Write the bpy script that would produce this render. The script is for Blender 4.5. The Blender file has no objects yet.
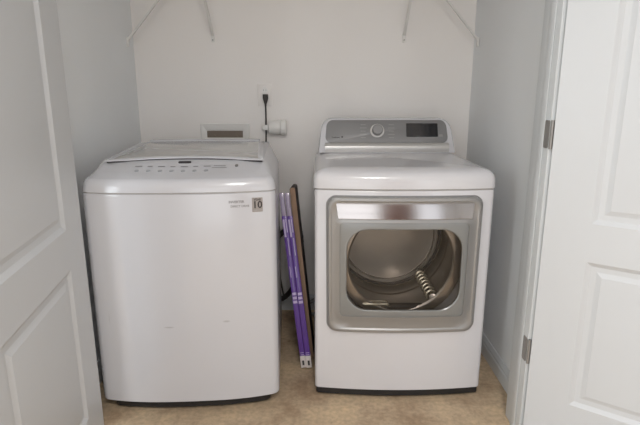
import bpy, bmesh, math, random
from mathutils import Vector, Matrix
random.seed(4)
R = math.radians
COL = bpy.context.scene.collection
scn = bpy.context.scene

# ------------------------------------------------------------------ materials
def srgb(r, g, b):
    f = lambda v: (v/255)/12.92 if v/255 <= .04045 else ((v/255+.055)/1.055)**2.4
    return (f(r), f(g), f(b), 1)

def mat(name, col, rough=.5, metal=0, coat=0, bump=0, bscale=60, var=0, vscale=6, spec=.5, aniso=0):
    m = bpy.data.materials.new(name); m.use_nodes = True
    nt = m.node_tree; n = nt.nodes; l = nt.links
    b = n['Principled BSDF']
    b.inputs['Base Color'].default_value = col
    b.inputs['Roughness'].default_value = rough
    b.inputs['Metallic'].default_value = metal
    b.inputs['Coat Weight'].default_value = coat
    b.inputs['Coat Roughness'].default_value = .08
    b.inputs['Specular IOR Level'].default_value = spec
    tc = n.new('ShaderNodeTexCoord')
    nz = n.new('ShaderNodeTexNoise'); nz.inputs['Scale'].default_value = vscale; nz.inputs['Detail'].default_value = 4
    l.new(tc.outputs['Object'], nz.inputs['Vector'])
    mx = n.new('ShaderNodeMix'); mx.data_type = 'RGBA'
    mx.inputs['A'].default_value = col
    k = 1-var
    mx.inputs['B'].default_value = (col[0]*k, col[1]*k, col[2]*k, 1)
    l.new(nz.outputs['Fac'], mx.inputs['Factor']); l.new(mx.outputs['Result'], b.inputs['Base Color'])
    if bump:
        n2 = n.new('ShaderNodeTexNoise'); n2.inputs['Scale'].default_value = bscale; n2.inputs['Detail'].default_value = 5
        l.new(tc.outputs['Object'], n2.inputs['Vector'])
        bp = n.new('ShaderNodeBump'); bp.inputs['Strength'].default_value = bump; bp.inputs['Distance'].default_value = .003
        l.new(n2.outputs['Fac'], bp.inputs['Height']); l.new(bp.outputs['Normal'], b.inputs['Normal'])
    return m

def glass(name, tint, refl_rough=.03, ior=1.5):
    m = bpy.data.materials.new(name); m.use_nodes = True
    nt = m.node_tree; n = nt.nodes; l = nt.links
    n.remove(n['Principled BSDF']); out = n['Material Output']
    tr = n.new('ShaderNodeBsdfTransparent'); tr.inputs['Color'].default_value = tint
    gl = n.new('ShaderNodeBsdfGlossy'); gl.inputs['Roughness'].default_value = refl_rough
    fr = n.new('ShaderNodeFresnel'); fr.inputs['IOR'].default_value = ior
    mx = n.new('ShaderNodeMixShader')
    l.new(fr.outputs[0], mx.inputs[0]); l.new(tr.outputs[0], mx.inputs[1]); l.new(gl.outputs[0], mx.inputs[2])
    l.new(mx.outputs[0], out.inputs['Surface'])
    return m

M = {}
M['wall'] = mat('wall_paint', srgb(243, 239, 235), .75, bump=.12, bscale=180, var=.03)
M['room_wall'] = mat('room_wall_paint', srgb(240, 240, 240), .8, bump=.1, bscale=180)
M['wall_side'] = mat('wall_paint_cool', srgb(241, 243, 244), .7, bump=.12, bscale=180, var=.03)
M['ceiling'] = mat('ceiling_paint', srgb(244, 243, 242), .9)
M['trim'] = mat('trim_paint', srgb(210, 213, 214), .35, var=.02)
M['door'] = mat('door_paint', srgb(200, 202, 204), .38, bump=.03, bscale=90, var=.02)
M['enamel'] = mat('white_enamel', srgb(213, 212, 215), .22, coat=.3, var=.015)
M['washer'] = mat('washer_enamel', srgb(205, 205, 209), .22, coat=.3, var=.015)
M['plastic'] = mat('white_plastic', srgb(232, 230, 226), .3)
M['groove'] = mat('seam_shadow_gap', srgb(170, 166, 163), .7)
M['black'] = mat('black_plastic', srgb(32, 31, 32), .5)
M['cord'] = mat('dark_rubber', srgb(62, 58, 55), .6)
M['silver'] = mat('silver_plastic', srgb(160, 159, 158), .38, metal=.55, var=.03)
M['silver_dk'] = mat('grey_silver_panel', srgb(144, 143, 143), .5, metal=.35, var=.04)
M['bezel'] = mat('grey_window_bezel', srgb(140, 141, 140), .3, metal=.25)
M['bar'] = mat('light_silver_bar', srgb(205, 203, 200), .3, metal=.35)
M['chrome'] = mat('brushed_chrome', srgb(205, 200, 196), .2, metal=1)
M['handle_chrome'] = mat('chrome_handle', srgb(158, 153, 151), .15, metal=1)
M['steel'] = mat('drum_steel', srgb(170, 163, 156), .3, metal=.9, var=.1, vscale=12)
M['galv'] = mat('bulkhead_metal', srgb(188, 182, 174), .42, metal=.6, var=.12, vscale=10)
M['dark'] = mat('dark_grey_plastic', srgb(52, 50, 49), .45)
M['baffle'] = mat('drum_lifter_metal', srgb(214, 206, 186), .25, metal=.7)
M['screen'] = mat('black_display', srgb(34, 34, 38), .15, coat=.4)
M['glyph'] = mat('grey_printing', srgb(118, 116, 115), .5)
M['glyph_lt'] = mat('light_printing', srgb(175, 174, 172), .5)
M['glyph_mid'] = mat('mid_grey_printing', srgb(135, 134, 135), .5)
M['button'] = mat('pale_grey_button', srgb(160, 162, 166), .4)
M['glyph_dk'] = mat('dark_printing', srgb(50, 46, 48), .5)
M['badge'] = mat('grey_badge', srgb(158, 151, 147), .35)
M['purple'] = mat('purple_packaging', srgb(104, 66, 160), .3, coat=.3, var=.25, vscale=30)
M['purple_dk'] = mat('dark_purple_packaging', srgb(52, 36, 80), .35)
M['lilac'] = mat('lilac_print', srgb(196, 182, 216), .4)
M['clear'] = mat('cloudy_plastic_wrap', srgb(176, 164, 190), .2, coat=.5, var=.2, vscale=60)
M['tab'] = mat('white_card_tab', srgb(212, 204, 198), .5)
M['brown'] = mat('brown_hardboard', srgb(165, 134, 110), .6, bump=.2, bscale=50, var=.3, vscale=14)
M['brown_dk'] = mat('dark_board_edge', srgb(58, 42, 38), .6)
M['hinge'] = mat('satin_nickel', srgb(150, 147, 143), .45, metal=.5)
M['slot'] = mat('box_interior', srgb(128, 116, 104), .7)
M['lidglass'] = mat('tinted_lid_glass', srgb(176, 174, 170), .12, coat=.5, var=.08, vscale=5)
M['wood'] = mat('reddish_wood', srgb(150, 108, 92), .4, var=.4, vscale=3)
M['wire'] = mat('white_coated_wire', srgb(228, 226, 222), .35)
M['glass'] = glass('door_window_glass', (.86, .84, .82, 1), .04, 1.5)
M['brass'] = mat('brass_valve', srgb(150, 120, 70), .35, metal=.9)

def washer_front_marks(m):
    # two faint scuffs low on the front, stains with their own shape
    nt = m.node_tree; n = nt.nodes; l = nt.links
    b = n['Principled BSDF']; src = b.inputs['Base Color'].links[0].from_socket
    tc = n.new('ShaderNodeTexCoord'); sep = n.new('ShaderNodeSeparateXYZ'); l.new(tc.outputs['Object'], sep.inputs[0])
    cur = src
    for (x, z, w, h, a) in ((-.060, .369, .022, .004, .35), (.155, .386, .016, .005, .35), (-.285, .40, .003, .03, .12)):
        def absdiff(sock, c, s):
            s1 = n.new('ShaderNodeMath'); s1.operation = 'SUBTRACT'; l.new(sock, s1.inputs[0]); s1.inputs[1].default_value = c
            s2 = n.new('ShaderNodeMath'); s2.operation = 'DIVIDE'; l.new(s1.outputs[0], s2.inputs[0]); s2.inputs[1].default_value = s
            s3 = n.new('ShaderNodeMath'); s3.operation = 'MULTIPLY'; l.new(s2.outputs[0], s3.inputs[0]); l.new(s2.outputs[0], s3.inputs[1])
            return s3.outputs[0]
        ad = n.new('ShaderNodeMath'); ad.operation = 'ADD'
        l.new(absdiff(sep.outputs[0], x, w), ad.inputs[0]); l.new(absdiff(sep.outputs[2], z, h), ad.inputs[1])
        mr = n.new('ShaderNodeMapRange'); mr.inputs['From Min'].default_value = .1; mr.inputs['From Max'].default_value = 1
        mr.inputs['To Min'].default_value = a; mr.inputs['To Max'].default_value = 0; l.new(ad.outputs[0], mr.inputs['Value'])
        mx = n.new('ShaderNodeMix'); mx.data_type = 'RGBA'; l.new(mr.outputs['Result'], mx.inputs['Factor'])
        l.new(cur, mx.inputs['A']); mx.inputs['B'].default_value = srgb(120, 116, 112); cur = mx.outputs['Result']
    l.new(cur, b.inputs['Base Color'])
washer_front_marks(M['washer'])

def floor_material():
    m = bpy.data.materials.new('worn_tan_floor'); m.use_nodes = True
    nt = m.node_tree; n = nt.nodes; l = nt.links; b = n['Principled BSDF']
    tc = n.new('ShaderNodeTexCoord')
    n1 = n.new('ShaderNodeTexNoise'); n1.inputs['Scale'].default_value = 4.5; n1.inputs['Detail'].default_value = 8; n1.inputs['Roughness'].default_value = .65
    n2 = n.new('ShaderNodeTexNoise'); n2.inputs['Scale'].default_value = 55; n2.inputs['Detail'].default_value = 6
    n3 = n.new('ShaderNodeTexNoise'); n3.inputs['Scale'].default_value = 13; n3.inputs['Detail'].default_value = 3; n3.inputs['Distortion'].default_value = .6
    for q in (n1, n2, n3): l.new(tc.outputs['Object'], q.inputs['Vector'])
    r1 = n.new('ShaderNodeValToRGB'); e = r1.color_ramp.elements
    e[0].position = .34; e[0].color = srgb(166, 142, 116); e[1].position = .66; e[1].color = srgb(214, 190, 156)
    x = e.new(.5); x.color = srgb(194, 172, 144)
    l.new(n1.outputs['Fac'], r1.inputs[0])
    r2 = n.new('ShaderNodeValToRGB'); e = r2.color_ramp.elements
    e[0].position = .35; e[0].color = (.80, .79, .78, 1); e[1].position = .62; e[1].color = (1.08, 1.06, 1.04, 1)
    l.new(n2.outputs['Fac'], r2.inputs[0])
    mu = n.new('ShaderNodeMix'); mu.data_type = 'RGBA'; mu.blend_type = 'MULTIPLY'; mu.inputs['Factor'].default_value = .8
    l.new(r1.outputs[0], mu.inputs['A']); l.new(r2.outputs[0], mu.inputs['B'])
    r3 = n.new('ShaderNodeValToRGB'); e = r3.color_ramp.elements      # dark debris specks and stains
    e[0].position = .68; e[0].color = (0, 0, 0, 1); e[1].position = .76; e[1].color = (1, 1, 1, 1)
    l.new(n3.outputs['Fac'], r3.inputs[0])
    mk = n.new('ShaderNodeMath'); mk.operation = 'MULTIPLY'; mk.inputs[1].default_value = .55; l.new(r3.outputs[0], mk.inputs[0])
    ms = n.new('ShaderNodeMix'); ms.data_type = 'RGBA'; l.new(mk.outputs[0], ms.inputs['Factor'])
    l.new(mu.outputs['Result'], ms.inputs['A']); ms.inputs['B'].default_value = srgb(108, 84, 66)
    l.new(ms.outputs['Result'], b.inputs['Base Color'])
    b.inputs['Roughness'].default_value = .62
    bp = n.new('ShaderNodeBump'); bp.inputs['Strength'].default_value = .25; bp.inputs['Distance'].default_value = .003
    l.new(n2.outputs['Fac'], bp.inputs['Height']); l.new(bp.outputs['Normal'], b.inputs['Normal'])
    return m
M['floor'] = floor_material()

# ------------------------------------------------------------------ object helpers
def finish(o, parent=None, kind=None, label=None, cat=None, group=None):
    if parent is not None: o.parent = parent
    if kind: o['kind'] = kind
    if label: o['label'] = label
    if cat: o['category'] = cat
    if group: o['group'] = group
    return o

def obj(name, bm, m, parent=None, sharp=32, smooth=True, **kw):
    bmesh.ops.remove_doubles(bm, verts=bm.verts, dist=1e-6)
    bmesh.ops.recalc_face_normals(bm, faces=bm.faces)
    me = bpy.data.meshes.new(name); bm.to_mesh(me); bm.free()
    for p in me.polygons: p.use_smooth = smooth
    if smooth: me.set_sharp_from_angle(angle=R(sharp))
    me.materials.append(M[m] if isinstance(m, str) else m)
    o = bpy.data.objects.new(name, me); COL.objects.link(o)
    return finish(o, parent, **kw)

def thing(name, label, cat, loc=(0, 0, 0), rz=0, group=None, kind=None):
    o = bpy.data.objects.new(name, None); COL.objects.link(o)
    o.empty_display_size = .1
    o.location = loc; o.rotation_euler = (0, 0, rz)
    return finish(o, None, kind, label, cat, group)

def box(bm, x0, x1, y0, y1, z0, z1, bev=0, seg=2):
    r = bmesh.ops.create_cube(bm, size=1)
    vs = r['verts']
    for v in vs:
        v.co = Vector(((x0+x1)/2+v.co.x*(x1-x0), (y0+y1)/2+v.co.y*(y1-y0), (z0+z1)/2+v.co.z*(z1-z0)))
    if bev:
        es = list({e for v in vs for e in v.link_edges})
        bmesh.ops.bevel(bm, geom=es, offset=bev, segments=seg, profile=.5, affect='EDGES')
    return bm

def BM(): return bmesh.new()
def boxobj(name, dims, m, parent=None, bev=.002, **kw):
    return obj(name, box(BM(), *dims, bev), m, parent, **kw)

def loft(bm, rings, cap0=True, cap1=True, closed=False):
    vr = [[bm.verts.new(p) for p in r] for r in rings]
    n = len(vr[0])
    pairs = list(zip(vr[:-1], vr[1:]))
    if closed: pairs.append((vr[-1], vr[0]))
    for a, b in pairs:
        for i in range(n):
            j = (i+1) % n
            bm.faces.new((a[i], a[j], b[j], b[i]))
    if not closed:
        if cap0: bm.faces.new(vr[0])
        if cap1: bm.faces.new(vr[-1])
    return bm

def rrect(x0, x1, z0, z1, r, ns=12, nc=8, top_in=0, bot_in=0):
    """rounded rectangle outline (list of (x,z)), matching counts for every call with the same ns,nc"""
    w, h = x1-x0, z1-z0; cx, cz = (x0+x1)/2, (z0+z1)/2
    r = min(r, w/2-1e-4, h/2-1e-4)
    pts = []
    cs = [(x1-r, z0+r, -90), (x1-r, z1-r, 0), (x0+r, z1-r, 90), (x0+r, z0+r, 180)]
    for k, (a, b, s) in enumerate(cs):
        arc = [(a+r*math.cos(R(s+90*i/nc)), b+r*math.sin(R(s+90*i/nc))) for i in range(nc+1)]
        pts += arc
        nx = cs[(k+1) % 4]; e0 = arc[-1]
        e1 = (nx[0]+r*math.cos(R(nx[2])), nx[1]+r*math.sin(R(nx[2])))
        for i in range(1, ns):
            t = i/ns; pts.append((e0[0]+(e1[0]-e0[0])*t, e0[1]+(e1[1]-e0[1])*t))
    if top_in or bot_in:
        q = []
        for (x, z) in pts:
            t = (z-z0)/h; f = 1-(top_in*t+bot_in*(1-t))/(w/2)
            q.append((cx+(x-cx)*f, z))
        pts = q
    return pts

def shrink(pts, d, k=None):
    xs = [p[0] for p in pts]; zs = [p[1] for p in pts]
    cx, cz = (min(xs)+max(xs))/2, (min(zs)+max(zs))/2
    sx = (max(xs)-min(xs))/2; sz = (max(zs)-min(zs))/2
    if k is not None: return [(cx+(x-cx)*k, cz+(z-cz)*k) for x, z in pts]
    return [(cx+(x-cx)*(sx-d)/sx, cz+(z-cz)*(sz-d)/sz) for x, z in pts]

def tube(bm, pts, r, seg=10, cap=True):
    pts = [Vector(p) for p in pts]; rings = []
    up = None
    for i, p in enumerate(pts):
        d = (pts[min(i+1, len(pts)-1)]-pts[max(i-1, 0)]).normalized()
        if up is None:
            up = Vector((0, 0, 1)) if abs(d.z) < .9 else Vector((1, 0, 0))
        a = d.cross(up).normalized(); b = a.cross(d).normalized(); up = b
        rr = r[i] if isinstance(r, (list, tuple)) else r
        rings.append([p+a*rr*math.cos(2*math.pi*k/seg)+b*rr*math.sin(2*math.pi*k/seg) for k in range(seg)])
    return loft(bm, rings, cap, cap)

def spline(ctrl, n=8):
    P = [Vector(c) for c in ctrl]; P = [P[0]*2-P[1]]+P+[P[-1]*2-P[-2]]; out = []
    for i in range(1, len(P)-2):
        for k in range(n):
            t = k/n
            out.append(.5*((2*P[i])+(-P[i-1]+P[i+1])*t+(2*P[i-1]-5*P[i]+4*P[i+1]-P[i+2])*t*t+(-P[i-1]+3*P[i]-3*P[i+1]+P[i+2])*t**3))
    out.append(P[-2]); return out

def disc(bm, c, r, y0, y1, seg=40):      # cylinder along y
    rings = [[(c[0]+r*math.cos(2*math.pi*k/seg), y, c[1]+r*math.sin(2*math.pi*k/seg)) for k in range(seg)] for y in (y0, y1)]
    return loft(bm, rings)

def text(name, s, size, m, parent, mtx, label=None):
    cu = bpy.data.curves.new(name, 'FONT'); cu.body = s; cu.size = size; cu.extrude = .0003; cu.offset = size*.022
    cu.align_x = 'CENTER'; cu.align_y = 'CENTER'; cu.resolution_u = 3
    t = bpy.data.objects.new(name+'_curve', cu); COL.objects.link(t)
    dg = bpy.context.evaluated_depsgraph_get(); dg.update()
    me = bpy.data.meshes.new_from_object(t.evaluated_get(dg)); me.name = name
    bpy.data.objects.remove(t); bpy.data.curves.remove(cu)
    me.transform(mtx)
    me.materials.clear(); me.materials.append(M[m])
    o = bpy.data.objects.new(name, me); COL.objects.link(o)
    return finish(o, parent, label=label)

def front_text_mtx(x, y, z, tilt=0):     # text facing -y
    return Matrix.Translation((x, y, z)) @ Matrix.Rotation(R(90+tilt), 4, 'X')

def cut(o, cutter_bm):
    me = bpy.data.meshes.new('tmp'); cutter_bm.to_mesh(me); cutter_bm.free()
    c = bpy.data.objects.new('tmp', me); COL.objects.link(c)
    c.parent = o.parent
    bpy.context.view_layer.update()
    md = o.modifiers.new('b', 'BOOLEAN'); md.operation = 'DIFFERENCE'; md.object = c; md.solver = 'EXACT'
    dg = bpy.context.evaluated_depsgraph_get(); dg.update()
    nm = bpy.data.meshes.new_from_object(o.evaluated_get(dg))
    o.modifiers.clear(); o.data = nm; bpy.data.objects.remove(c)
    for p in nm.polygons: p.use_smooth = True
    nm.set_sharp_from_angle(angle=R(32))

# ------------------------------------------------------------------ the setting
YB = 2.72; XL = -.97; XR = .80; HC = 2.44
def struct(name, dims, m, bev=0): return boxobj(name, dims, m, None, bev, kind='structure')
struct('floor', (-2.6, 2.6, -2.4, 2.84, -.1, 0), 'floor')
struct('ceiling', (-2.6, 2.6, -2.4, 2.84, HC, HC+.1), 'ceiling')
struct('wall_back', (XL-.12, XR+.12, YB, YB+.12, 0, HC), 'wall')
struct('wall_closet_left', (XL-.12, XL, 1.71, YB, 0, HC), 'wall_side')
struct('wall_closet_right', (XR, XR+.12, 1.71, YB, 0, HC), 'wall_side')
struct('wall_front_left', (-2.5, -.878, 1.60, 1.71, 0, HC), 'wall_side')
struct('wall_front_right', (.747, 2.5, 1.60, 1.71, 0, HC), 'wall_side')
struct('wall_front_header', (-.878, .747, 1.60, 1.71, 2.06, HC), 'wall_side')
bm = BM(); box(bm, -2.6, -2.5, -2.4, -1.4, 0, HC); box(bm, -2.6, -2.5, .6, 1.71, 0, HC)
box(bm, -2.6, -2.5, -1.4, .6, 0, .75); box(bm, -2.6, -2.5, -1.4, .6, 2.15, HC); obj('wall_left', bm, 'room_wall', kind='structure', smooth=False)
w_2 = thing('window_2', None, None, (0, 0, 0), kind='structure')
bm = BM()
for y in (-1.4, -.42, .56): box(bm, -2.58, -2.48, y, y+.04, .75, 2.15)
for z in (.75, 1.43, 2.11): box(bm, -2.58, -2.485, -1.36, .56, z, z+.04)
obj('window_frame', bm, 'trim', w_2, smooth=False)
struct('wall_right', (2.5, 2.6, -2.4, 1.71, 0, HC), 'wall_side')
# rear wall with a window opening on the left
wx0, wx1, wz0, wz1 = -.95, .35, .10, 2.12
bm = BM(); vx0, vx1 = 1.35, 2.0
box(bm, -2.5, wx0, -2.4, -2.3, 0, HC); box(bm, wx1, vx0, -2.4, -2.3, 0, HC); box(bm, vx1, 2.5, -2.4, -2.3, 0, HC)
for a, b in ((wx0, wx1), (vx0, vx1)):
    box(bm, a, b, -2.4, -2.3, 0, wz0); box(bm, a, b, -2.4, -2.3, wz1, HC)
obj('wall_rear', bm, 'room_wall', kind='structure', smooth=False)
win = thing('window_1', None, None, (0, 0, 0), kind='structure')
bm = BM()
for a in ((wx0-.05, wx0+.03, wz0, wz1), (wx1-.03, wx1+.05, wz0, wz1)): box(bm, a[0], a[1], -2.4, -2.28, a[2], a[3])
for z in (wz0-.03, (wz0+wz1)/2-.02, wz1-.01): box(bm, wx0+.03, wx1-.03, -2.38, -2.28, z, z+.04)
obj('window_frame', bm, 'trim', win, smooth=False)
bm = BM(); box(bm, wx0-.08, wx1+.08, -2.30, -2.22, wz0-.06, wz0-.03); obj('window_sill', bm, 'trim', win)
w_3 = thing('window_3', None, None, (0, 0, 0), kind='structure')
bm = BM()
for a in (vx0-.04, vx1): box(bm, a, a+.04, -2.39, -2.28, wz0, wz1)
for z in (wz0-.03, wz1-.01): box(bm, vx0, vx1, -2.38, -2.28, z, z+.04)
obj('window_frame', bm, 'trim', w_3, smooth=False)
# brown wooden door on the rear wall (seen as the brown patch in the chrome handle)
dr = thing('door_3', None, None, (0, 0, 0), kind='structure')
bm = BM(); box(bm, .47, 1.17, -2.29, -2.25, .01, 2.03, .004); obj('door_leaf', bm, 'wood', dr)
bm = BM(); tube(bm, [(1.09, -2.25, .95), (1.09, -2.19, .95)], .025); obj('door_handle', bm, 'hinge', dr)

# jambs, stops and casings
def jamb(name, side):
    s = 1 if side == 'r' else -1
    xo = .747 if s > 0 else -.878
    xi = .727 if s > 0 else -.858
    bm = BM(); a, b = sorted((xo, xi))
    box(bm, a, b, 1.592, 1.722, 0, 2.06, .0015)
    a, b = sorted((xi, xi-s*.004))
    box(bm, a, b, 1.628, 1.668, 0, 2.045, .003)        # stop bead
    o = obj(name, bm, 'trim', kind='structure')
jamb('trim_1', 'r'); jamb('trim_2', 'l')
bm = BM(); box(bm, -.878, .747, 1.592, 1.722, 2.045, 2.066, .0015); obj('trim_3', bm, 'trim', kind='structure')
bm = BM(); box(bm, .752, .81, 1.582, 1.60, 0, 2.12, .004); obj('trim_4', bm, 'trim', kind='structure')
bm = BM(); box(bm, -.945, -.885, 1.582, 1.60, 0, 2.12, .004); obj('trim_5', bm, 'trim', kind='structure')

def baseboard(name, p0, p1, nrm):
    prof = [(0, 0), (.014, 0), (.014, .055), (.011, .062), (.011, .072), (.007, .080), (.004, .090), (0, .092)]
    p0 = Vector((*p0, 0)); p1 = Vector((*p1, 0)); nrm = Vector((*nrm, 0))
    rings = [[p+nrm*a+Vector((0, 0, z)) for a, z in prof] for p in (p0, p1)]
    obj(name, loft(BM(), rings), 'trim', kind='structure', sharp=20)
baseboard('baseboard_right', (XR, 1.712), (XR, YB), (-1, 0))
baseboard('baseboard_left', (XL, 1.712), (XL, YB), (1, 0))
baseboard('baseboard_back', (XL+.015, YB), (XR-.015, YB), (0, -1))

# ---- the two closet doors: moulded panel doors, opened into the room
def closet_door(name, hinge_xy, ang, flip):
    """leaf runs along local +x from the hinge; the face towards the camera is at local y=0, thickness goes to +y (or -y)"""
    e = thing(name, None, None, (hinge_xy[0], hinge_xy[1], 0), ang, kind='structure')
    t = .035*flip
    W, Z0, Z1 = .752, .012, 2.035
    px0, px1 = (.135, .617) if flip > 0 else (.155, .637)
    panels = [(.20, .708), (.832, 1.90)]
    bm = BM()
    # both faces with sunken panels, then sides
    def face(y, sgn):
        def q(x0, x1, z0, z1):
            bm.faces.new([bm.verts.new((x, y, z)) for x, z in ((x0, z0), (x1, z0), (x1, z1), (x0, z1))])
        q(0, px0, Z0, Z1); q(px1, W, Z0, Z1)
        q(px0, px1, Z0, panels[0][0]); q(px0, px1, panels[0][1], panels[1][0]); q(px0, px1, panels[1][1], Z1)
        for z0, z1 in panels:
            steps = [(0, 0), (.006, -.004), (.014, -.0085), (.030, -.0095), (.034, -.0085), (.046, -.0035), (.052, -.003)]
            rings = []
            for d, dep in steps:
                rings.append([(x, y-sgn*(-dep), z) for x, z in ((px0+d, z0+d), (px1-d, z0+d), (px1-d, z1-d), (px0+d, z1-d))])
            loft(bm, rings, cap0=False, cap1=True)
    s = 1 if flip > 0 else -1
    face(0, -s); face(t, s)
    for x in (0, W): bm.faces.new([bm.verts.new(p) for p in ((x, 0, Z0), (x, t, Z0), (x, t, Z1), (x, 0, Z1))])
    for z in (Z0, Z1): bm.faces.new([bm.verts.new(p) for p in ((0, 0, z), (W, 0, z), (W, t, z), (0, t, z))])
    obj('door_leaf', bm, 'door', e, sharp=12)
    bm = BM()
    for yy in (t,):        # dummy knob on the room side only
        d = s
        tube(bm, [(W-.06, yy, .96), (W-.06, yy+d*.012, .96), (W-.06, yy+d*.03, .96), (W-.06, yy+d*.045, .96), (W-.06, yy+d*.058, .96)], [.026, .012, .012, .027, .018], 16)
    obj('door_knob', bm, 'hinge', e)
    return e
# right door: runs to +x and towards the room; visible face on the room-left side
aR = math.atan2(-.585, .811)
dR = closet_door('door_1', (.733, 1.575), aR, +1)
aL = math.atan2(-.984, .177)
dL = closet_door('door_2', (-.779, 1.575), aL, -1)

def hinge(parent_name, z, side):
    # leaf let into the jamb face + knuckle; belongs to the door
    s = 1 if side == 'r' else -1
    x = .7268 if s > 0 else -.8578
    bm = BM()
    o2 = rrect(1.5935, 1.627, z-.044, z+.044, .007, 2, 4)
    rings = [[(x-s*d, yy, zz) for yy, zz in o2] for d in (-.001, .0016)]
    loft(bm, rings)
    tube(bm, [(x+s*.004, 1.586, z-.045), (x+s*.004, 1.586, z+.045)], .0055, 10)
    o = obj('hinge', bm, 'hinge', None)
    return o
bpy.context.view_layer.update()
for z in (.348, 1.10, 1.85):
    for d, side in ((dR, 'r'), (dL, 'l')):
        h = hinge('x', z, side)
        h.parent = d; h.matrix_parent_inverse = d.matrix_world.inverted()
        h['label'] = 'satin nickel hinge leaf'

# ------------------------------------------------------------------ wire shelf and its braces (top of the closet)
sh = thing('wire_shelf', 'white wire shelf across the top of the closet, resting on its braces', 'shelf', (0, 0, 1.84))
bm = BM()
for yy, zz in ((2.70, .0), (2.40, .0), (2.40, -.025), (2.55, -.004)): tube(bm, [(XL+.006, yy, zz), (XR-.006, yy, zz)], .004, 8)
obj('long_wire', bm, 'wire', sh)
bm = BM(); tube(bm, [(0, 2.70, .004), (0, 2.40, .004), (0, 2.395, -.03)], .0018, 5)
cw = obj('cross_wire', bm, 'wire', sh); cw.location.x = XL+.03
for k in range(1, 68):
    c = cw.copy(); COL.objects.link(c); c.location.x = XL+.03+k*.0254
def brace(foot, top, label):
    t = thing('shelf_brace', label, 'bracket', foot, 0, 'white braces under the wire shelf')
    f = Vector(foot); v = Vector(top)-f
    d = v.normalized(); side = d.cross(Vector((0, 0, 1))).normalized(); nn = side.cross(d)
    # flattened channel strut
    rings = []
    for k, (tt, w, th) in enumerate(((0, .007, .004), (.04, .0065, .0045), (.5, .006, .0045), (1, .006, .0045))):
        c = v*tt
        rings.append([c+side*w*a+nn*th*b for a, b in ((-1, -1), (1, -1), (1, 1), (.5, 1), (.5, -.2), (-.5, -.2), (-.5, 1), (-1, 1))])
    obj('strut', loft(BM(), rings), 'wire', t)
    return t, f
for x, lab in ((-.554, 'left white shelf brace rising from the back wall towards the room'), (.435, 'right white shelf brace rising from the back wall above the dryer')):
    t, f = brace((x, YB-.006, 1.522), (x, 2.41, 1.815), lab)
    bm = BM(); box(bm, -.009, .009, -.004, .006, -.032, .014, .003); obj('foot_clip', bm, 'wire', t)
    bm = BM(); disc(bm, (0, -.022), .004, -.007, -.003, 12); obj('screw', bm, 'glyph_lt', t)
for sx, x, x2, lab in ((1, XL+.006, -.655, 'diagonal white shelf brace anchored to the left side wall of the closet'), (-1, XR-.006, .49, 'diagonal white shelf brace anchored to the right side wall of the closet')):
    t, f = brace((x, 2.63, 1.49), (x2, 2.58, 1.815), lab)
    bm = BM(); box(bm, -.006, .004, -.009, .009, -.03, .014, .002); obj('foot_clip', bm, 'wire', t)

# ------------------------------------------------------------------ plan outline shared by both machines
def plan(w, d, bow, rf, rb, inset=0, ns=20, nc=10):
    ex = 2.7 if bow > .035 else 2
    pts = rrect(-w/2+inset, w/2-inset, inset, d-inset, rf-inset*.3, ns, nc)
    out = []
    for (x, y) in pts:
        t = (d-y)/d
        u = min(1, abs(x)/(w/2))
        out.append((x, y-bow*(1-u**ex)*max(0, t)**3))
    return out

# ------------------------------------------------------------------ DRYER
DW, DD, DBOW = .692, .715, .026
D = thing('dryer', 'white front-loading dryer with a silver window door, right of the washer', 'dryer', (.322, 1.86, 0))
def yfd(x): return -DBOW*(1-min(1, abs(x)/(DW/2))**2)
rings = [[(x, y, z) for x, y in plan(DW-.006, DD, DBOW, .014, .01, i)] for z, i in ((.034, .004), (.037, .0005), (.045, 0), (.868, 0), (.8715, .002), (.873, .006))]
cab = obj('cabinet', loft(BM(), rings), 'enamel', D, sharp=30)
bpy.context.view_layer.update()
DCX, DCZ, DRR = -.002, .58, .258
cbm = BM(); disc(cbm, (DCX, DCZ), DRR+.004, -.1, .435, 64)
cut(cab, cbm)
rings = [[(x, y, z) for x, y in plan(DW-.02, DD-.01, DBOW, .014, .01, i)] for z, i in ((.868, .0), (.880, .0))]
# seam gap under the top
obj('top_gasket', loft(BM(), [[(x, y, z) for x, y in plan(DW-.014, DD, DBOW, .014, .01, .003)] for z in (.8732, .8768)]), 'groove', D)
prof = [(.877, .002), (.8785, 0), (.904, 0), (.920, .0025), (.932, .008), (.9405, .017), (.9465, .030), (.9505, .050), (.9525, .08)]
rings = [[(x, y, z) for x, y in plan(DW+.004, DD+.002, DBOW+.002, .022, .01, i)] for z, i in prof]
obj('top_panel', loft(BM(), rings), 'enamel', D, sharp=40)
rings = [[(x, y, z) for x, y in plan(DW-.012, DD-.012, DBOW, .012, .01, .003)] for z in (.010, .035)]
obj('kick_base', loft(BM(), rings), 'black', D)
for sx in (-1, 1):
    for yy in (.05, .62):
        bm = BM(); tube(bm, [(sx*.29, yy, 0), (sx*.29, yy, .006), (sx*.29, yy, .013)], [.02, .02, .012], 14); obj('levelling_foot', bm, 'black', D)
# door assembly ---------------------------------------------------
door = rrect(-.296, .296, .300, .850, .040, top_in=0, bot_in=.004)
win_o = rrect(-.222, .228, .393, .728, .085)
bez_o = rrect(-.248, .247, .369, .752, .018, bot_in=.003)
def ring3(o2, off): return [(x, yfd(x)+off, z) for x, z in o2]
dp = thing('tmp', None, None); bpy.data.objects.remove(dp)
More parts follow.
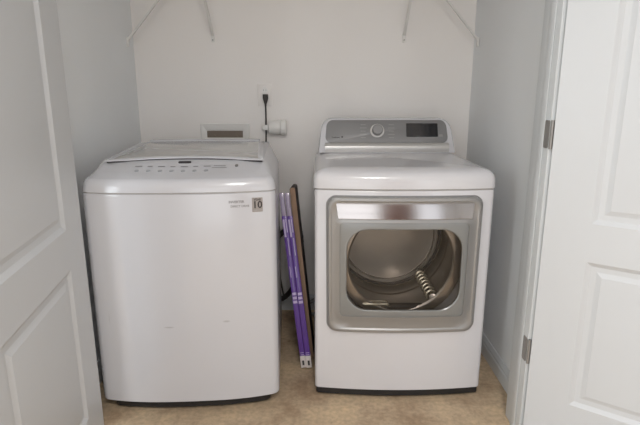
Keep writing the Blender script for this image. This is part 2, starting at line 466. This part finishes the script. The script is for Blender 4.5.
# dark recessed gap round the door
obj('door_gap', loft(BM(), [ring3(shrink(door, -.004), -.0008), ring3(shrink(door, -.004), .006), ring3(shrink(door, .02), .006), ring3(shrink(door, .02), -.0008)], closed=True), 'silver_dk', D)
rings = [ring3(shrink(door, .03), .004), ring3(door, .004), ring3(door, -.010), ring3(shrink(door, .002), -.015), ring3(shrink(door, .006), -.018),
         ring3(shrink(door, .014), -.0185), ring3(shrink(door, .020), -.015), ring3(shrink(bez_o, -.012), -.015), ring3(shrink(bez_o, -.004), -.018), ring3(bez_o, -.018), ring3(bez_o, -.010), ring3(shrink(bez_o, .006), .004)]
doorp = obj('door', loft(BM(), rings, closed=True), 'silver', D, sharp=30)
rings = [ring3(shrink(bez_o, .0005), -.008), ring3(shrink(bez_o, .0005), -.0145), ring3(shrink(bez_o, .004), -.0155), ring3(win_o, -.0155), ring3(shrink(win_o, .003), -.013), ring3(shrink(win_o, .004), -.004)]
obj('window_bezel', loft(BM(), rings, cap0=False, cap1=False), 'bezel', doorp)
w2 = shrink(win_o, .0028)
rings = [ring3(shrink(w2, 0, k), -.0125) for k in (1, .9, .75, .55, .35, .15)]
gl = obj('window_glass', loft(BM(), rings, cap0=False), 'glass', doorp)
# inner glass bowl rim: dark rubber ring behind the window
def circ(r, y, n=72, cx=DCX, cz=DCZ): return [(cx+r*math.cos(2*math.pi*k/n), y, cz+r*math.sin(2*math.pi*k/n)) for k in range(n)]
# handle: dished chrome strip
hx = .262
bm = BM(); nseg = 40; prof = [(.829, -.0140), (.827, -.0155), (.824, -.0165), (.797, -.0212), (.771, -.0262), (.768, -.0262), (.765, -.0160)]
rings = []
for i in range(nseg+1):
    u = -1+2*i/nseg
    ring = []
    for z, off in prof:
        xx = u*(hx-(.828-z)*.16)
        ring.append((xx, yfd(xx)+off, z))
    rings.append(ring)
vr = [[bm.verts.new(p) for p in r] for r in rings]
for a, b in zip(vr[:-1], vr[1:]):
    for i in range(len(prof)-1): bm.faces.new((a[i], a[i+1], b[i+1], b[i]))
bm.faces.new(vr[0]); bm.faces.new(vr[-1])
for r_ in (0,):
    pass
obj('door_handle', bm, 'handle_chrome', doorp, sharp=12, label='bright chrome handle strip')
# drum ------------------------------------------------------------
dm = obj('drum', loft(BM(), [circ(.205, .022), circ(.212, .018), circ(.246, .020), circ(.252, .030), circ(DRR, .05), circ(DRR, .12), circ(DRR-.004, .127), circ(DRR-.004, .137), circ(DRR, .144), circ(DRR, .30), circ(DRR-.005, .307), circ(DRR-.005, .315), circ(DRR, .322), circ(DRR, .425)], False, False), 'steel', D)
bm = BM()
loft(bm, [circ(DRR-.001, .405), circ(.247, .398), circ(.240, .400), circ(.234, .410), circ(.226, .410), circ(.219, .402), circ(.15, .402), circ(.08, .4015), circ(.004, .401)], False, True)
obj('rear_bulkhead', bm, 'galv', dm)
bm = BM(); loft(bm, [circ(.249, .394), circ(.249, .400), circ(.236, .402), circ(.236, .394)], closed=True); obj('rear_seal', bm, 'dark', dm)
bm = BM(); loft(bm, [circ(.2165, .399), circ(.2165, .404), circ(.213, .404), circ(.213, .397)], closed=True); obj('rear_ring', bm, 'chrome', dm)
bm = BM()
box(bm, -.040, .030, .392, .402, DCZ+.075, DCZ+.098, .004)
obj('air_grille', bm, 'dark', dm)
for a in (-50, 70, 190):
    ca, sa = math.cos(R(a)), math.sin(R(a))
    bm = BM(); rings = []
    for y, hgt, wd in ((.06, .004, .022), (.08, .040, .026), (.30, .046, .026), (.385, .040, .024), (.393, .004, .02)):
        rg = []
        for q, hh in ((-1, 0), (-.55, .8), (-.2, 1), (.2, 1), (.55, .8), (1, 0)):
            rad = DRR-.001-hgt*hh; tg = q*wd
            rg.append((DCX+rad*ca-tg*sa, y, DCZ+rad*sa+tg*ca))
        rings.append(rg)
    loft(bm, rings); obj('baffle', bm, 'steel', dm)
    if a != -50: continue
    er = Vector((ca, 0, sa)); et = Vector((-sa, 0, ca)); c0 = Vector((DCX, 0, DCZ))
    for k in range(7):
        p = c0+er*(DRR-.050)+Vector((0, .10+k*.038, 0))
        bm = BM(); tube(bm, [p+er*.020-et*.022, p+er*.002-et*.011, p, p+er*.002+et*.011, p+er*.020+et*.022], .0065, 8)
        obj('rib', bm, 'baffle', dm)
# lint filter housing low in the opening
bm = BM(); box(bm, -.17, .10, .02, .055, .345, .392, .008); obj('lint_housing', bm, 'dark', D)
bm = BM(); box(bm, -.15, -.045, .012, .05, .392, .404, .003); obj('lint_screen', bm, 'baffle', D)
# console ----------------------------------------------------------
def yc(z): return .535+(z-.94)*.42
def con(o2, off): return [(x, yc(z)+off, z) for x, z in o2]
ho = rrect(-.337, .337, .90, 1.113, .055, top_in=.026)
rings = [con(shrink(ho, .012), 0), con(shrink(ho, .004), .002), con(ho, .010)] + [[(x, max(yc(z)+.012, y), z) for x, z in ho] for y in (.69,)] + [[(x, .700, z) for x, z in shrink(ho, .008)]]
bm = BM(); loft(bm, rings)
# keep only what stands above the top
cons = obj('console', bm, 'enamel', D, sharp=35)
cbm = BM(); box(cbm, -.5, .5, .3, .9, .8, .9530); cut(cons, cbm)
po = rrect(-.298, .298, .999, 1.105, .030, top_in=.010)
obj('control_panel', loft(BM(), [con(shrink(po, 0, k), o_) for k, o_ in ((1, .001), (1, -.003), (.985, -.005))]), 'silver_dk', cons)
so = rrect(-.296, .296, .952, .9835, .012)
bm = BM(); rings = []
prof = [(.9985, -.002), (.996, -.009), (.988, -.014), (.979, -.014), (.968, -.009), (.956, -.001)]
vr = []
for i in range(21):
    xx = -.298+.596*i/20; vr.append([bm.verts.new((xx, yc(z)+o_, z)) for z, o_ in prof]+[bm.verts.new((xx, yc(.975)+.004, .975))])
for a, b in zip(vr[:-1], vr[1:]):
    for i in range(len(prof)): bm.faces.new((a[i], a[i+1], b[i+1], b[i]))
bm.faces.new(vr[0]); bm.faces.new(vr[-1])
obj('trim_bar', bm, 'bar', cons, label='rounded light silver bar under the control panel')
tilt = -math.degrees(math.atan(.42))
def onpanel(x, z, out=.0055): return Vector((x, yc(z)-out, z))
PM = lambda x, z, out=.0055: Matrix.Translation(onpanel(x, z, out)) @ Matrix.Rotation(R(90+tilt), 4, 'X')
def panel_prism(o2, x, z, h0, h1, bev=.0008):   # outline in panel plane
    mt = PM(x, z, 0); mx = []
    bm = BM(); rings = []
    for s_, h in ((0, h0), (0, h1-bev), (bev, h1)):
        rings.append([mt @ Vector((a, b, h)) for a, b in shrink(o2, s_)])
    return loft(bm, rings)
kx, kz = -.045, 1.053
def circ2(r, n=36): return [(r*math.cos(2*math.pi*k/n), r*math.sin(2*math.pi*k/n)) for k in range(n)]
ko = obj('dial_ring', panel_prism(circ2(.034), kx, kz, .003, .0075), 'bar', cons)
bm = panel_prism(circ2(.026), kx, kz, .004, .028, .004)
obj('knob', bm, 'silver_dk', cons, label='round silver cycle knob')
obj('display', panel_prism(rrect(-.076, .076, -.034, .034, .003, 2, 3), .172, 1.056, .002, .0062), 'screen', cons)
for sx in (-1, 1):
    for r_ in range(5):
        mt = PM(kx+sx*.068, 1.053-.030+r_*.015, .0057); bm = BM()
        w_ = .012+.004*((r_*3) % 2)
        bm.faces.new([bm.verts.new(mt @ Vector(p)) for p in ((-w_, -.001, 0), (w_, -.001, 0), (w_, .001, 0), (-w_, .001, 0))])
        obj('cycle_marking', bm, 'glyph_lt', cons)
text('panel_lettering', 'TrueSteam', .0088, 'glyph_dk', cons, PM(-.246, 1.024, .0058))
obj('logo_dot', panel_prism(circ2(.0042, 20), -.215, 1.024, .004, .0062, .0004), 'glyph_dk', cons)
obj('power_button', panel_prism(rrect(-.010, .010, -.006, .006, .005, 2, 4), .262, 1.03, .002, .0065), 'silver', cons)

# ------------------------------------------------------------------ WASHER
WW, WD, WBOW = .699, .70, .040
W = thing('washing_machine', 'white top-loading washing machine with a badge at its upper right corner', 'washing machine', (-.5115, 1.772, 0), R(3.4))
def zt(y):
    t = max(0, min(1, y/.15)); t = t*t*(3-2*t)
    return .941+.041*t+.020*max(0, min(1, (y-.15)/.45))
rings = [[(x, y, z) for x, y in plan(WW-.002, WD, WBOW, .026, .02, i)] for z, i in ((.048, .006), (.052, .001), (.060, 0), (.868, 0), (.877, .001), (.880, .004))]
obj('cabinet', loft(BM(), rings), 'washer', W, sharp=30)
obj('seam_gap', loft(BM(), [[(x, y, z) for x, y in plan(WW-.010, WD, WBOW, .026, .02, .002)] for z in (.8801, .8832)]), 'groove', W)
ring0 = [(.883, .003), (.8845, .0005), (.900, .002), (.917, .007), (.929, .014)]
rings = [[(x, y, z) for x, y in plan(WW, WD, WBOW, .030, .02, i)] for z, i in ring0]
for i in (.022, .032, .046, .062, .085, .11, .14, .18, .22, .27, .32):
    k = min(1, (i-.014)/.03)
    rings.append([(x, y, (.929*(1-k)+k*zt(y)) if k < 1 else zt(y)) for x, y in plan(WW, WD, WBOW, .045, .02, i)])
obj('top_cover', loft(BM(), rings), 'washer', W, sharp=50)
rings = [[(x, y, z) for x, y in plan(WW-.03, WD-.03, WBOW, .028, .02, .024)] for z in (.012, .05)]
obj('kick_base', loft(BM(), rings), 'black', W)
for sx in (-1, 1):
    for yy in (.06, .62):
        bm = BM(); tube(bm, [(sx*.27, yy, 0), (sx*.27, yy, .006), (sx*.27, yy, .02)], [.024, .024, .014], 14); obj('levelling_foot', bm, 'black', W)
# lid
def lid_outline(g=0):
    pts = []; n = 24; ox = .010; f0 = .093
    for i in range(n+1):            # curved front edge, left to right
        u = -1+2*i/n; pts.append((ox+u*(.293-g), f0+g+.050*(1-u*u)))
    for i in range(1, 7):           # right side to the back
        t = i/7; pts.append((ox+.293-g-.025*t, f0+g+(.585-2*g-f0)*t))
    for i in range(n+1):
        u = 1-2*i/n; pts.append((ox+u*(.272-g), .585-g+.02*(1-u*u)))
    for i in range(1, 7):
        t = 1-i/7; pts.append((ox-(.293-g-.025*t), f0+g+(.585-2*g-f0)*t))
    return pts
def zl(y): return max(zt(y), zt(.12)-.0005)
lo = lid_outline()
rings = []
for k, h in ((.002, .0030), (0, .0038), (0, .0072), (.003, .0090), (.02, .0095)):
    q = lid_outline(k); rings.append([(x, y, zl(y)+h) for x, y in q])
lid = obj('lid', loft(BM(), rings), 'washer', W, sharp=40)
rings = []
for k, h in ((.022, .008), (.022, .0102), (.025, .0108)):
    rings.append([(x, y, zl(y)+h) for x, y in lid_outline(k)])
lg = obj('lid_glass', loft(BM(), rings), 'lidglass', lid, label='grey tinted glass pane of the lid')
rings = []
for k, h in ((.004, -.002), (.004, .0033)):
    rings.append([(x, y, zl(y)+h) for x, y in lid_outline(k)])
obj('lid_gap_shade', loft(BM(), rings), 'dark', lid)  # dark filler below the lid edge, coloured as the gap's shadow line
bm = BM(); box(bm, -.26, .26, .605, .665, .985, 1.016, .01, 3); obj('hinge_cover', bm, 'washer', W)
# control strip: printed markings, buttons, display
def strip_quad(bm, x, y, w, d, h=.0012):
    vs = []
    for a, b in ((-w, -d), (w, -d), (w, d), (-w, d)): vs.append(bm.verts.new((x+a, y+b, zt(max(0, y+b))+h)))
    bm.faces.new(vs)
def fy(x): return -WBOW*(1-(x/(WW/2))**2)*.85
def strip_pill(x, y, w, d, h0=-.004, h1=.0022):
    o2 = rrect(-w, w, -d, d, min(w, d)*.9, 3, 4)
    return loft(BM(), [[(x+a, y+b, zt(y+b)+h) for a, b in o2] for h in (h0, h1)])
obj('display', strip_pill(.006, .108, .024, .007), 'glyph_dk', W)
for i in range(7):
    x = -.158+i*.042
    if abs(x-.02) < .01: x += 0
    obj('button', strip_pill(x, .044+abs(x)*.03, .0075, .006), 'button', W)
for i in range(7):
    x = -.158+i*.042
    bm = BM(); strip_quad(bm, x, .074+abs(x)*.03, .013-.004*(i % 2), .0028, .0014); obj('button_marking', bm, 'glyph_mid', W)
for j, w_ in enumerate((.028, .022)):
    bm = BM(); strip_quad(bm, .140, .066+j*.014, w_, .0018, .0014); obj('button_marking', bm, 'glyph_mid', W)
obj('power_button', strip_pill(.203, .080, .006, .007), 'glyph', W)
# front badge: motor warranty square reading 10 with words beside it
def fW(x): return -WBOW*(1-min(1, abs(x)/(WW/2))**2.7)
bx, bz = .283, .834
bm = BM(); ys = fW(bx)
sl = math.degrees(math.atan(2.7*WBOW*(bx/(WW/2))**1.7/(WW/2)))
mt = Matrix.Translation((bx, ys*.97-.0008, bz)) @ Matrix.Rotation(R(sl), 4, 'Z') @ Matrix.Rotation(R(90), 4, 'X')
rings = [[mt @ Vector((a, b, h)) for a, b in rrect(-.0195, .0195, -.0265, .0265, .002, 2, 3)] for h in (-.004, .0012)]
bd = obj('badge', loft(BM(), rings), 'badge', W, label='grey square badge reading 10')
def bt(s, sx, sz, size, m, name):
    return text(name, s, size, m, bd, mt @ Matrix.Translation((sx, sz, .0014)))
o = bt('10', .0, -.001, .036, 'glyph_dk', 'number')
bm = BM()
bt('YEAR', 0, .0185, .0115, 'glyph_dk', 'word')
bt('WARRANTY', 0, -.0205, .0058, 'glyph_lt', 'word')
x2 = .217
sl2 = math.degrees(math.atan(2.7*WBOW*(x2/(WW/2))**1.7/(WW/2)))
mt2 = Matrix.Translation((x2, fW(x2)*.975-.0006, bz)) @ Matrix.Rotation(R(sl2), 4, 'Z') @ Matrix.Rotation(R(90), 4, 'X')
text('lettering', 'INVERTER', .0125, 'glyph_mid', W, mt2 @ Matrix.Translation((-.008, .013, 0)))
text('lettering', 'DIRECT DRIVE', .0105, 'glyph_mid', W, mt2 @ Matrix.Translation((.004, -.003, 0)))

# ------------------------------------------------------------------ things leaning in the gap
def lean_root(name, label, cat, p0, p1, group=None, twist=0):
    p0, p1 = Vector(p0), Vector(p1); z = (p1-p0).normalized()
    x = Vector((1, 0, 0)); x = (x-z*x.dot(z)).normalized(); y = z.cross(x)
    o = thing(name, label, cat, p0, 0, group)
    mt = Matrix((x, y, z)).transposed().to_4x4()
    o.matrix_world = Matrix.Translation(p0) @ mt @ Matrix.Rotation(R(twist), 4, 'Z')
    return o, (p1-p0).length
def carton(off, label):
    e, L = lean_root('purple_carton', label, 'carton', (-.0735+off, 2.065, .008), (-.174+off, 2.20, .795), 'purple cartons between the machines')
    w = .0118
    bm = BM(); box(bm, -w, w, -.012, .012, .055, L-.105, .0015); sl_ = obj('sleeve', bm, 'purple', e)
    bm = BM(); box(bm, -w+.001, w-.001, -.011, .011, L-.106, L, .003); obj('clear_end', bm, 'clear', e, label='cloudy see-through plastic end')
    bm = BM(); box(bm, -w-.0005, w+.0005, -.0125, .0125, 0, .056, .0015); tb = obj('end_tab', bm, 'tab', e, label='white card end')
    bm = BM(); box(bm, -.0045, .0045, -.0133, -.0123, .012, .034, .0003); obj('tab_window', bm, 'dark', tb)
    marks = [(-.008, .008, .060+k*.009, .0625+k*.009) for k in range(2)]+[(-.0095, .0095, .30+k*.019, .312+k*.019) for k in range(3)]
    marks += [(-.006, -.003, .42, .47), (.002, .005, .52, .60), (-.009, -.001, L-.20, L-.12), (.003, .007, L-.18, L-.12)]
    for a_, b_, c_, d_ in marks:
        bm = BM(); box(bm, a_, b_, -.0127, -.0118, c_, d_); obj('printing', bm, 'lilac', sl_)
    return e
carton(0, 'slim purple carton leaning on the washer side, left of the pair')
carton(.0250, 'slim purple carton leaning beside the brown board, right of the pair')
e, L = lean_root('brown_board', 'narrow brown board with dark edges leaning between the cartons and the dryer', 'board', (-.042, 2.155, .006), (-.1265, 2.235, .812))
bm = BM(); o2 = rrect(-.0118, .0118, 0, L, .009, 6, 6)
loft(bm, [[(x, y, z) for x, z in o2] for y in (-.006, .20)]); obj('panel', bm, 'brown', e)
bm = BM()
oo = rrect(-.0130, .0130, 0, L+.002, .011, 6, 6); 
loft(bm, [[(x, y, z) for x, z in oo] for y in (-.002, .206)]); obj('edging', bm, 'brown_dk', e)

# ------------------------------------------------------------------ services on the back wall
t = thing('outlet_box', 'white washer outlet box with a dark slot set in the back wall', 'outlet box', (-.511, YB, 1.02))
o_out = rrect(-.133, .133, -.052, .056, .004, 4, 3); o_in = rrect(-.099, .095, -.021, .016, .002, 4, 3)
obj('frame', loft(BM(), [[(x, y, z) for x, z in o] for o, y in ((o_out, 0), (o_out, -.004), (shrink(o_out, .003), -.007), (shrink(o_in, -.004), -.006), (o_in, -.004), (o_in, -.0008))], cap0=True, cap1=False), 'plastic', t)
bm = BM(); box(bm, -.098, .094, -.0035, -.0012, -.020, .015); obj('recess', bm, 'slot', t)
for sx in (-.06, .06):
    bm = BM(); tube(bm, [(sx, -.0035, -.012), (sx, -.006, -.012)], .006, 10); obj('valve', bm, 'slot', t)

t = thing('power_outlet', 'white wall outlet plate with a dark plug in it', 'outlet', (-.292, YB, 1.224))
o2 = rrect(-.038, .038, -.058, .058, .004, 3, 3)
obj('plate', loft(BM(), [[(x, y, z) for x, z in shrink(o2, d)] for d, y in ((0, 0), (0, -.004), (.003, -.006))]), 'wall', t)
bm = BM(); disc(bm, (0, .024), .016, -.0075, -.005, 24); obj('receptacle', bm, 'plastic', t)
bm = BM()
for sx in (-.006, .006): box(bm, sx-.001, sx+.001, -.0082, -.0072, .019, .029)
obj('slot', bm, 'glyph_mid', t)
t = thing('hanging_cable', 'dark power cord hanging from the outlet down behind the washer', 'cord', (-.288, YB, .0))
bm = BM(); rings = []
for z, w_, d_ in ((1.228, .011, .010), (1.226, .0145, .014), (1.205, .0145, .015), (1.190, .010, .012), (1.176, .0055, .007), (1.165, .005, .006)):
    rings.append([(w_*math.cos(a), -.022+d_*math.sin(a), z) for a in [2*math.pi*k/14 for k in range(14)]])
loft(bm, rings); obj('plug', bm, 'cord', t)
bm = BM(); tube(bm, spline([(0, -.022, 1.17), (0, -.02, 1.10), (-.002, -.018, 1.0), (-.004, -.02, .9), (.02, -.03, .6), (.05, -.04, .3), (.08, -.05, .10)], 6), .0042, 8); obj('cable', bm, 'cord', t)

t = thing('wall_fitting', 'small rounded white plastic fitting on the wall beside the black cord', 'pipe fitting', (-.229, YB, 1.055))
bm = BM(); rings = []
for x, ry, rz, dz in ((-.045, .018, .024, -.002), (-.040, .026, .033, -.002), (-.01, .030, .037, 0), (.012, .031, .038, .003), (.020, .028, .034, .003)):
    rings.append([(x, -.034+ry*math.cos(a), dz+rz*math.sin(a)) for a in [2*math.pi*k/28 for k in range(28)]])
loft(bm, rings); obj('body', bm, 'plastic', t)
bm = BM(); rings = []
for x, r_ in ((.0205, .030), (.022, .041), (.044, .043), (.050, .038), (.052, .03)):
    rings.append([(x, -.034+r_*.75*math.cos(a), .0+r_*math.sin(a)) for a in [2*math.pi*k/32 for k in range(32)]])
loft(bm, rings); obj('cap', bm, 'plastic', t)
bm = BM(); box(bm, -.078, -.043, -.036, -.032, -.014, .014, .002); box(bm, -.078, -.074, -.034, 0, -.012, .012, .001); obj('strap', bm, 'plastic', t)
bm = BM(); box(bm, -.02, .02, -.010, 0, -.02, .02, .002); obj('mount', bm, 'plastic', t)

# hoses and cords in the dark behind the machines
def hose(name, label, cat, ctrl, r, m, ribs=False):
    pts = spline(ctrl, 10 if ribs else 7)
    bm = BM()
    rr = [r*(1.12 if (i % 2 and ribs) else 1) for i in range(len(pts))]
    tube(bm, pts, rr, 12)
    base = Vector(ctrl[0])
    for v in bm.verts: v.co -= base
    o = obj(name, bm, m, label=label, cat=cat); o.location = base; return o
hose('drain_hose', 'dark ribbed drain hose behind the gap between the machines', 'hose', [(-.30, 2.60, .12), (-.22, 2.63, .10), (-.14, 2.62, .20), (-.105, 2.64, .42), (-.13, 2.66, .52), (-.21, 2.66, .48), (-.28, 2.64, .40)], .014, 'dark', True)
hose('gas_hose', 'grey connector hose curling low behind the gap', 'hose', [(.06, 2.63, .22), (0, 2.64, .12), (-.07, 2.63, .07), (-.10, 2.645, .016), (-.04, 2.62, .014), (.04, 2.63, .014)], .0095, 'silver_dk')

# ------------------------------------------------------------------ lights
def area(name, loc, rot, sx, sy, power, col):
    l = bpy.data.lights.new(name, 'AREA'); l.shape = 'RECTANGLE'; l.size = sx; l.size_y = sy; l.energy = power; l.color = col
    o = bpy.data.objects.new(name, l); COL.objects.link(o); o.location = loc; o.rotation_euler = rot
    return o
area('window_daylight', (-.3, -2.35, 1.11), (R(90), 0, 0), 1.28, 2.0, 10, (1, .985, .97))
area('narrow_window_daylight', (1.675, -2.35, 1.11), (R(90), 0, 0), 0.64, 2.0, 3.5, (.95, .97, 1.0))
area('side_window_daylight', (-2.53, -.4, 1.45), (R(90), 0, R(-90)), 1.9, 1.35, 46, (.90, .97, 1.0))
cl = thing('added_ceiling_light', 'unseen round ceiling lamp added behind the viewer to light the closet', 'ceiling light', (.2, -.5, HC))  # unseen lamp, added to brighten the closet and the appliance tops
bm = BM(); tube(bm, [(0, 0, 0), (0, 0, -.02), (0, 0, -.03)], [.25, .25, .235], 40); obj('added_lamp_base', bm, 'trim', cl)
lm = area('added_ceiling_fill', (.2, -.5, HC-.035), (0, 0, 0), .44, .44, 26, (1.0, .97, .96)); lm.data.shape = 'DISK'
w = bpy.data.worlds.new('world'); scn.world = w; w.use_nodes = True
w.node_tree.nodes['Background'].inputs[0].default_value = (.85, .92, 1, 1); w.node_tree.nodes['Background'].inputs[1].default_value = 1.0

# ------------------------------------------------------------------ camera
cd = bpy.data.cameras.new('camera'); cam = bpy.data.objects.new('camera', cd); COL.objects.link(cam)
cam.location = (0, 0, 1.22); cam.rotation_euler = (R(90-13.2), 0, 0)
cd.sensor_width = 36; cd.lens = 36*498/640; cd.clip_start = .02
scn.camera = cam
vs = scn.view_settings; vs.view_transform = 'Standard'; vs.look = 'None'; vs.gamma = 1; vs.use_curve_mapping = False; vs.exposure = 0.43
